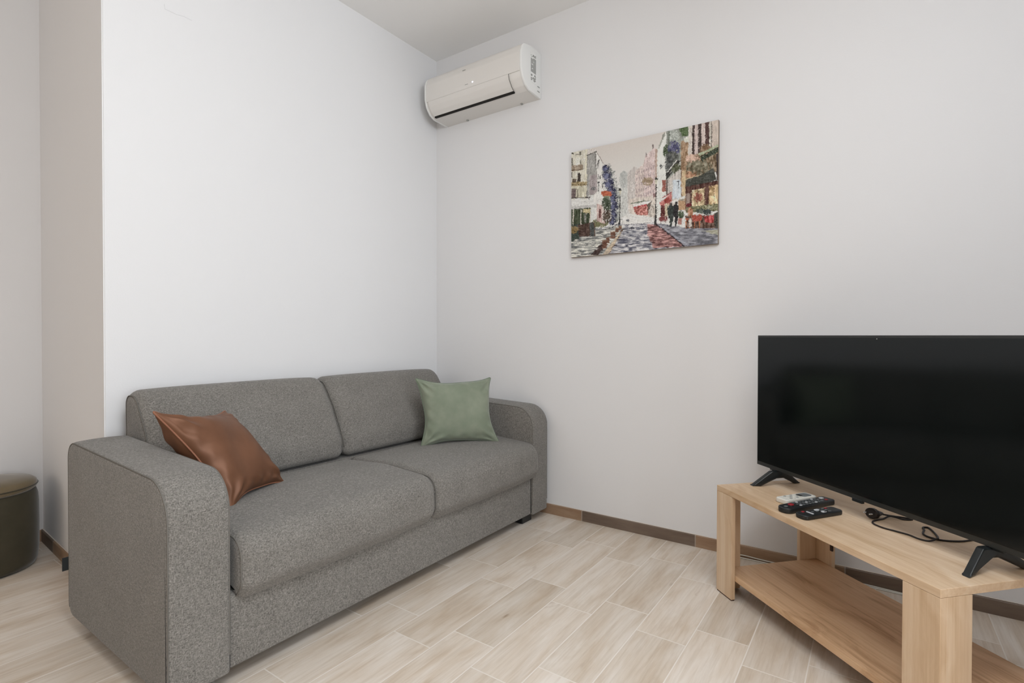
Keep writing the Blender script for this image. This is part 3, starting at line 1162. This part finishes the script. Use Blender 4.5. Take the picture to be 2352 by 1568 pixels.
    img[m4] = np.array((128, 129, 138)) + np.clip((vnoise(46, 15, 17)-0.5)*3, -1, 1)[m4][:, None]*34
    poly([(1450, 1215), (1625, 1205), (1625, 1260), (1540, 1240)], (170, 168, 146), nh, 22)
    poly([(1000, 1160), (1040, 1165), (1330, 1360), (1280, 1372)], (150, 152, 164), nh, 16)
    line(985, 1145, 1278, 1372, 13, (54, 42, 46)); line(690, 1150, 980, 1125, 5, (120, 118, 124))
    line(500, 1190, 605, 1135, 8, (70, 70, 70))
    line(640, 1195, 505, 1440, 13, (74, 50, 38)); poly([(420, 1480), (560, 1290), (640, 1200), (505, 1440)], (190, 170, 142), nh, 30)
    poly([(310, 1460), (430, 1330), (440, 1390), (390, 1465)], (66, 48, 44), nf, 14)
    for x0, y0, x1, y1 in ((424, 1308, 480, 1390), (468, 1276, 506, 1340), (514, 1218, 566, 1290), (566, 1182, 600, 1226), (600, 1160, 630, 1198)):
        rect(x0, y0, x1, y1, (112, 74, 54), nf, 18)
        rect(x0, y0, x1, y0+8, (150, 118, 92))
    poly([(90, 1150), (200, 1130), (190, 1290), (90, 1330)], (54, 66, 58), nf, 20)
    blob(130, 1200, 50, 40, (140, 116, 66), 0.4)
    poly([(168, 1150), (345, 1120), (352, 1270), (190, 1268)], (82, 60, 50), nv, 24)
    rect(300, 1130, 346, 1270, (78, 82, 80), nv, 18)
    line(345, 1130, 352, 1272, 9, (92, 62, 44))
    blob(735, 1185, 28, 14, (60, 62, 72), 0.2); blob(690, 1105, 16, 14, (110, 112, 118), 0.2)
    # street lamps
    for x, y0, y1, wd in ((608, 775, 1140, 8), (978, 668, 1145, 11)):
        line(x, y0+60, x, y1, wd, (58, 58, 54)); line(x, y1-90, x, y1, wd*2, (52, 50, 50))
        poly([(x-14, y0+18), (x+14, y0+18), (x+8, y0+62), (x-8, y0+62)], (196, 192, 170))
        poly([(x-22, y0+20), (x, y0-10), (x+22, y0+20)], (58, 58, 54))
    rect(948, 825, 972, 868, (150, 118, 116), nf, 14)
    # two walkers, pots, chairs and tables
    poly([(1098, 965), (1130, 940), (1165, 965), (1160, 1100), (1142, 1172), (1128, 1172), (1122, 1090), (1105, 1060)], (52, 60, 56), nf, 10)
    poly([(1162, 955), (1190, 935), (1214, 960), (1212, 1080), (1192, 1168), (1176, 1168), (1178, 1080), (1162, 1060)], (42, 40, 42), nf, 8)
    blob(1136, 940, 12, 16, (62, 58, 56), 0.0); blob(1188, 926, 13, 16, (48, 42, 42), 0.0)
    blob(1240, 1050, 32, 50, (72, 86, 60), 0.35); rect(1210, 1085, 1250, 1150, (168, 112, 100), nf, 18)
    blob(1060, 1090, 48, 32, (120, 56, 54), 0.4)
    poly([(1285, 1060), (1600, 1050), (1610, 1190), (1290, 1190)], (96, 70, 56), vnoise(16, 26, 21), 48)
    for x in (1290, 1330, 1380, 1430):
        line(x, 1080, x, 1185, 9, (196, 118, 66))
    line(1285, 1095, 1360, 1095, 10, (206, 106, 66))
    rect(1322, 1090, 1352, 1170, (206, 196, 186), nf, 14)
    poly([(1350, 1060), (1450, 1045), (1455, 1110), (1360, 1120)], (170, 72, 52), nf, 24)
    poly([(1475, 1065), (1585, 1050), (1570, 1130), (1490, 1130)], (186, 66, 66), vnoise(12, 30, 22), 60)
    blob(1335, 1020, 30, 45, (168, 112, 76), 0.35); blob(1440, 1010, 50, 28, (86, 96, 84), 0.4)
    blob(1510, 1020, 46, 30, (58, 68, 66), 0.3); blob(1540, 975, 30, 24, (150, 148, 120), 0.4)
    poly([(1575, 1040), (1625, 1020), (1625, 1195), (1590, 1195)], (66, 64, 56), nf, 20)
    # short dabs of neighbouring colour, longer and flatter on the street
    for k in range(9000):
        i0, j0 = rs.randint(2, Hh-2), rs.randint(2, W-8)
        sky = img[i0, j0].min() > 178 and Y0[i0, j0] < 640 and X0[i0, j0] > 350 and X0[i0, j0] < 1080 and np.ptp(img[i0, j0]) < 24
        if sky:
            continue
        street = Y0[i0, j0] > 1180
        col = img[i0, j0] + rs.uniform(-38, 34)*(1.0 if not street else 0.8)
        n_ = rs.randint(2, 6)
        if street:
            img[i0, j0:j0+n_+2] = col
        elif rs.rand() < 0.6:
            img[i0:min(i0+n_, Hh), j0] = col
        else:
            for q_ in range(n_):
                ii = min(Hh-1, max(0, i0-q_//2))
                img[ii, min(W-1, j0+q_)] = col
    amp = np.where((img.min(-1) > 186) & (Y0 < 760), 0.25, 1.0)[..., None]
    img += ((nf-0.5)[..., None]*14 + (rs.rand(Hh, W)-0.5)[..., None]*8)*amp
    return np.clip(img, 8, 245)


PY0, PY1, PZ0, PZ1, PT = -1.768, -1.006, 1.424, 1.992, 0.020
pic = thing('wall_picture', 'unframed canvas print of a street with cafes on the right-hand wall', 'picture', (0, (PY0+PY1)/2, PZ0))
cy = (PY0+PY1)/2
obj('canvas_edge', boxbm((-PT+0.0008, PY0-cy, 0), (-0.0005, PY1-cy, PZ1-PZ0), 0.0015), Mat('canvas_wrap', lin((150, 138, 126)), 0.8, 0.2).m, pic)
PW, PH = 380, 284
cols = painting_colors(PW, PH)
me = bpy.data.meshes.new('printed_canvas')
vy = np.linspace(PY1-0.001-cy, PY0+0.001-cy, PW)
vz = np.linspace(PZ1-PZ0-0.001, 0.001, PH)
gy, gz = np.meshgrid(vy, vz)
co = np.stack([np.full_like(gy, -PT-0.0002), gy, gz], -1).reshape(-1, 3)
idx = np.arange(PW*PH).reshape(PH, PW)
fc = np.stack([idx[:-1, :-1], idx[1:, :-1], idx[1:, 1:], idx[:-1, 1:]], -1).reshape(-1, 4)
me.vertices.add(len(co)); me.vertices.foreach_set('co', co.ravel())
me.loops.add(fc.size); me.loops.foreach_set('vertex_index', fc.ravel().astype(np.int32))
me.polygons.add(len(fc)); me.polygons.foreach_set('loop_start', np.arange(0, fc.size, 4, dtype=np.int32))
me.update(calc_edges=True)
at = me.color_attributes.new('print', 'FLOAT_COLOR', 'POINT')
c = cols/255.0
c = np.where(c <= 0.04045, c/12.92, ((c+0.055)/1.055)**2.4)
# the print's own ink: photographed value divided by the light on that wall
lum = (c*np.array((0.21, 0.72, 0.07))).sum(-1, keepdims=True)
c = np.clip((c*0.78+lum*0.22)*1.12, 0, 0.85)
rgba = np.concatenate([c, np.ones((PH, PW, 1))], -1).reshape(-1)
at.data.foreach_set('color', rgba.astype(np.float32))
PM = Mat('street_print', (1, 1, 1, 1), 0.7, 0.25)
an = PM.n('ShaderNodeVertexColor')
an.layer_name = 'print'
PM.color(an.outputs[0])
link('printed_canvas', me, pic, PM.m)

# ------------------------------------------------------------------ television table
TX, TY, TH = -0.9822, -2.4936, 0.8202      # near front corner and heading of the long side
TL, TD, TZ, TT, BT, LW = 0.8707, 0.4616, 0.4149, 0.0205, 0.0165, 0.094
SZ = 0.0920
# local frame: +x along the front edge away from the camera, -y into the depth
tab = thing('tv_table', 'light oak low television table with lower shelf, set diagonally by the wall', 'table', (TX, TY, 0), TH)


def tb(a0, b0, z0, a1, b1, z1, bev=0.0008):
    return boxbm((a0, -b1, z0), (a1, -b0, z1), bev, 1)


obj('tabletop', tb(0, 0, TZ-TT, TL, TD, TZ), OAK_X, tab)
obj('lower_shelf', tb(BT+0.0008, BT+0.0008, SZ-0.0195, TL-BT-0.0008, TD-BT-0.0008, SZ), OAK_S, tab)
ztop = TZ-TT-0.0006
for ea in (0, 1):
    for eb in (0, 1):
        bm = bmesh.new()
        # L-shaped corner post: one board along the long side, one along the end
        a0, a1 = (0, LW) if ea == 0 else (TL-LW, TL)
        b0, b1 = (0, BT) if eb == 0 else (TD-BT, TD)
        box(bm, (a0, -b1, 0.0045), (a1, -b0, ztop), 0.0008, 1)
        a0, a1 = (0, BT) if ea == 0 else (TL-BT, TL)
        b0, b1 = (BT+0.0004, LW) if eb == 0 else (TD-LW, TD-BT-0.0004)
        box(bm, (a0, -b1, 0.0045), (a1, -b0, ztop), 0.0008, 1)
        lg = obj('leg', bm, OAK_Z, tab)
        g = bmesh.new()
        a0, a1 = (0.002, LW-0.002) if ea == 0 else (TL-LW+0.002, TL-0.002)
        b0, b1 = (0.002, BT-0.002) if eb == 0 else (TD-BT+0.002, TD-0.002)
        box(g, (a0, -b1, 0.0), (a1, -b0, 0.0046))
        obj('glide', g, Mat('brown_glide', (0.08, 0.04, 0.03, 1), 0.6, 0.3).m, lg)
bm = bmesh.new()
box(bm, (TL-LW-0.022, -(TD-BT-0.002), 0.185), (TL-LW-0.0005, -(TD-BT-0.012), 0.235), 0.002)
box(bm, (TL-LW-0.012, -(TD-BT-0.002), 0.155), (TL-LW-0.0005, -(TD-BT-0.010), 0.19), 0.002)
obj('bracket', bm, Mat('dark_bracket', (0.05, 0.03, 0.025, 1), 0.6, 0.3).m, tab)
for bb_ in (0.028,):
    bm = bmesh.new()
    box(bm, (TL-BT-0.030, -0.060, SZ-0.035), (TL-BT-0.001, -0.036, SZ-0.020), 0.002)
    obj('shelf_support', bm, BLACKP, tab)


def tpt(a, b, z):
    return Vector((TX + a*math.cos(TH) + b*math.sin(TH), TY + a*math.sin(TH) - b*math.cos(TH), z))


# ------------------------------------------------------------------ television
tvc = tpt(0.435, 0.225, TZ)
tv = thing('television', 'large black flat-screen television standing on the oak table', 'television', tvc, TH)
WV, Z0, Z1 = 0.966, 0.475-TZ, 1.003-TZ
hw = WV/2


def vb2(x0, y0, z0, x1, y1, z1, bev=0.0, seg=2):
    return boxbm((x0, y0, z0), (x1, y1, z1), bev, seg)


# front of the set faces +y in the local frame
obj('bezel', vb2(-hw, -0.004, Z0, hw, 0.010, Z1, 0.0018), BEZEL, tv)
obj('screen', vb2(-hw+0.006, 0.0095, Z0+0.016, hw-0.006, 0.0112, Z1-0.008), SCREEN, tv)
bm = bmesh.new()
box(bm, (-hw+0.012, -0.030, Z0+0.01), (hw-0.012, -0.004, Z0+0.36), 0.012, 3)
box(bm, (-hw+0.06, -0.052, Z0+0.03), (hw-0.06, -0.020, Z0+0.30), 0.015, 3)
obj('rear_housing', bm, BLACKP, tv)
obj('logo_block', vb2(-0.018, 0.002, Z0-0.008, 0.020, 0.0125, Z0+0.003, 0.0015), SATINB, tv)
bm = bmesh.new()
cyl(bm, (-0.065, 0.0108, Z1-0.011), 0.0016, 0.0008, axis='y', seg=10)
obj('sensor_dot', bm, GREYP, tv)
for s, xc in ((1, 0.372), (-1, -0.372)):
    # splayed boomerang stand: front and rear blades meeting in a hub under the set
    bm = bmesh.new()
    out = round_poly([(0.100, 0.0), (0.094, 0.007), (0.030, 0.059), (-0.034, 0.059), (-0.106, 0.007), (-0.112, 0.0), (-0.088, 0.0), (-0.022, 0.031), (0.012, 0.031), (0.072, 0.0)],
                     [0, 0.004, 0.012, 0.012, 0.004, 0, 0.004, 0.01, 0.01, 0.004], 4)
    bm.free()
    bm = loft(out, xc-0.010, xc+0.010, 0.004, nmid=1, seg=3, disp=lambda co: Vector((co.x+s*0.024*min(1.0, abs(co.y)/0.1)**1.3, co.y, max(co.z, 0.0004))))
    box(bm, (min(xc, xc+s*0.040), -0.016, Z0-0.006), (max(xc, xc+s*0.040), 0.006, Z0+0.002), 0.001)
    obj('stand', bm, SATINB, tv, 50)


# ------------------------------------------------------------------ remote controls on the table
def remote(label, p0, p1, w, h, mat, rounded, group='remote controls on the television table'):
    a = tpt(p0[0], p0[1], TZ+0.0005)
    b = tpt(p1[0], p1[1], TZ+0.0005)
    L = (b-a).length
    t = thing('remote_control', label, 'remote control', (a+b)/2, math.atan2(b.y-a.y, b.x-a.x), None)
    out = round_poly([(-L/2, -w/2), (L/2, -w/2), (L/2, w/2), (-L/2, w/2)], rounded, 7)
    bm = loft(out, 0, h, 0.004, axis='z', nmid=2, seg=4)
    obj('case', bm, mat, t, 50)
    return t, L


def btn(parent, x, y, z, sx, sy, mat, name='button', hh=0.0016):
    bm = bmesh.new()
    out = round_poly([(x-sx/2, y-sy/2), (x+sx/2, y-sy/2), (x+sx/2, y+sy/2), (x-sx/2, y+sy/2)], [min(sx, sy)*0.3]*4, 3)
    me_ = loft(out, z-0.0006, z+hh, 0.0004, axis='z', nmid=1, seg=1)
    bm.free()
    return obj(name, me_, mat, parent, 40)


t, L = remote('white remote control lying behind the black ones beside the television', (0.617, 0.082), (0.642, 0.226), 0.050, 0.017, WHITEP, [0.010]*4)
btn(t, L*0.27, 0, 0.017, 0.045, 0.034, MIDP, 'display', 0.0006)
for i in range(4):
    for j in range(3):
        btn(t, -L*0.05-0.015*i+0.012, (j-1)*0.013, 0.017, 0.009, 0.008, GREYP if (i+j) % 2 else WHITEP)
btn(t, -L*0.02+0.022, 0.004, 0.017, 0.012, 0.022, BLACKP)
t, L = remote('long black remote control with round end and red power button', (0.533, 0.016), (0.588, 0.252), 0.049, 0.018, BLACKP, [0.022, 0.010, 0.010, 0.022])
btn(t, -L/2+0.050, 0.004, 0.018, 0.017, 0.015, REDP, 'power_button', 0.003)
btn(t, -L/2+0.020, 0.0, 0.018, 0.012, 0.010, MIDP)
for i in range(8):
    for j in range(3):
        btn(t, -L/2+0.076+0.0155*i, (j-1)*0.0135, 0.018, 0.009, 0.007, PALEP if (i*3+j) % 5 == 0 else MIDP)
btn(t, L/2-0.030, 0.008, 0.018, 0.016, 0.012, PALEP)
btn(t, L/2-0.030, -0.010, 0.018, 0.010, 0.010, REDP)
t, L = remote('shorter black remote control with white and red buttons nearest the table edge', (0.471, 0.031), (0.496, 0.198), 0.046, 0.015, BLACKP, [0.016, 0.012, 0.012, 0.016])
btn(t, -L/2+0.028, 0.012, 0.015, 0.010, 0.008, REDP)
btn(t, -L/2+0.040, -0.004, 0.015, 0.006, 0.026, PALEP)
btn(t, -L/2+0.085, 0.009, 0.015, 0.017, 0.011, PALEP)
btn(t, -L/2+0.092, -0.011, 0.015, 0.017, 0.011, PALEP)
for i in range(4):
    for j in range(3):
        if j == 1 or i > 1:
            btn(t, -L/2+0.056+0.020*i, (j-1)*0.013, 0.015, 0.010, 0.006, MIDP)
btn(t, L/2-0.040, 0.012, 0.015, 0.009, 0.007, REDP)

# ------------------------------------------------------------------ power cord with plug, lying under the set
t = thing('power_cord', 'thin black power cord with plug coiled on the table under the television', 'power cord', tpt(0.35, 0.25, TZ))
inv = (Matrix.Translation(t.location)).inverted()
r = 0.0026
c1 = [(0.428, 0.300, r+0.008), (0.420, 0.330, r+0.003), (0.405, 0.362, r), (0.385, 0.372, r), (0.392, 0.345, r), (0.412, 0.318, 3*r), (0.410, 0.288, r), (0.405, 0.260, r), (0.398, 0.236, r), (0.381, 0.219, r), (0.347, 0.216, r), (0.315, 0.228, r),
      (0.283, 0.239, r), (0.251, 0.239, r), (0.233, 0.253, r), (0.231, 0.277, 3*r), (0.243, 0.296, 2*r), (0.262, 0.315, r), (0.296, 0.340, r), (0.318, 0.352, r), (0.322, 0.338, r), (0.305, 0.322, r), (0.294, 0.305, r), (0.279, 0.287, r), (0.262, 0.280, r), (0.246, 0.283, r), (0.233, 0.289, r),
      (0.221, 0.309, r), (0.212, 0.345, r), (0.215, 0.40, r)]
bm = bmesh.new()
tube(bm, [inv @ tpt(a, b, TZ+z) for a, b, z in spline(c1, 7)], r, sides=8)
obj('cord', bm, RUBBER, t, 180)
bm = bmesh.new()
pa, pb = tpt(0.424, 0.266, TZ+0.0170), tpt(0.428, 0.303, TZ+0.013)
ax = (pb-pa).normalized()
sd = ax.cross(Vector((0, 0, 1))).normalized()


def lathe_dir(bm, p, ax, prof, flat=1.0, seg=16):
    sd = ax.cross(Vector((0, 0, 1))).normalized()
    up = sd.cross(ax)
    rings = []
    for d_, rr in prof:
        rings.append([bm.verts.new(inv @ (p + ax*d_ + sd*rr*math.cos(2*PI*i/seg) + up*rr*flat*math.sin(2*PI*i/seg))) for i in range(seg)])
    for A, B in zip(rings, rings[1:]):
        for i in range(seg):
            bm.faces.new((A[i], A[(i+1) % seg], B[(i+1) % seg], B[i]))
    bm.faces.new(rings[0][::-1]); bm.faces.new(rings[-1])


lathe_dir(bm, pa, ax, [(-0.014, 0.018), (-0.012, 0.0205), (0.0, 0.0205), (0.004, 0.016), (0.020, 0.011), (0.034, 0.006), (0.040, 0.003)], 0.8)
pl = obj('plug', bm, RUBBER, t, 40)
bm = bmesh.new()
for s in (-1, 1):
    lathe_dir(bm, pa + sd*0.0095*s - ax*0.014, -ax, [(0, 0.0022), (0.018, 0.0022), (0.019, 0.001)], 1.0, 10)
obj('pin', bm, METAL, pl, 60)

# ------------------------------------------------------------------ white cable on the floor behind the table
t = thing('floor_cable', 'thin white cable lying on the floor along the skirting behind the table', 'cable', (-0.05, -2.0, 0))
bm = bmesh.new()
r = 0.0028
o0 = Vector(t.location)
p1 = [(-0.019, -1.79, r), (-0.0165, -1.83, 0.006), (-0.0134, -1.88, 0.0125), (-0.0134, -1.95, 0.0105), (-0.0134, -2.02, 0.0095), (-0.0134, -2.10, 0.008), (-0.0134, -2.3, 0.006), (-0.016, -2.5, r)]
tube(bm, [p-o0 for p in spline([Vector(p) for p in p1], 6)], r, sides=8)
p2 = [(-0.019, -1.79, r), (-0.026, -1.82, r), (-0.022, -1.88, r), (-0.019, -1.95, r), (-0.020, -2.0, r), (-0.022, -2.1, r), (-0.022, -2.3, r), (-0.024, -2.5, r)]
tube(bm, [p-o0 for p in spline([Vector(p) for p in p2], 6)], r, sides=8)
obj('cord', bm, WHITEP, t, 180)
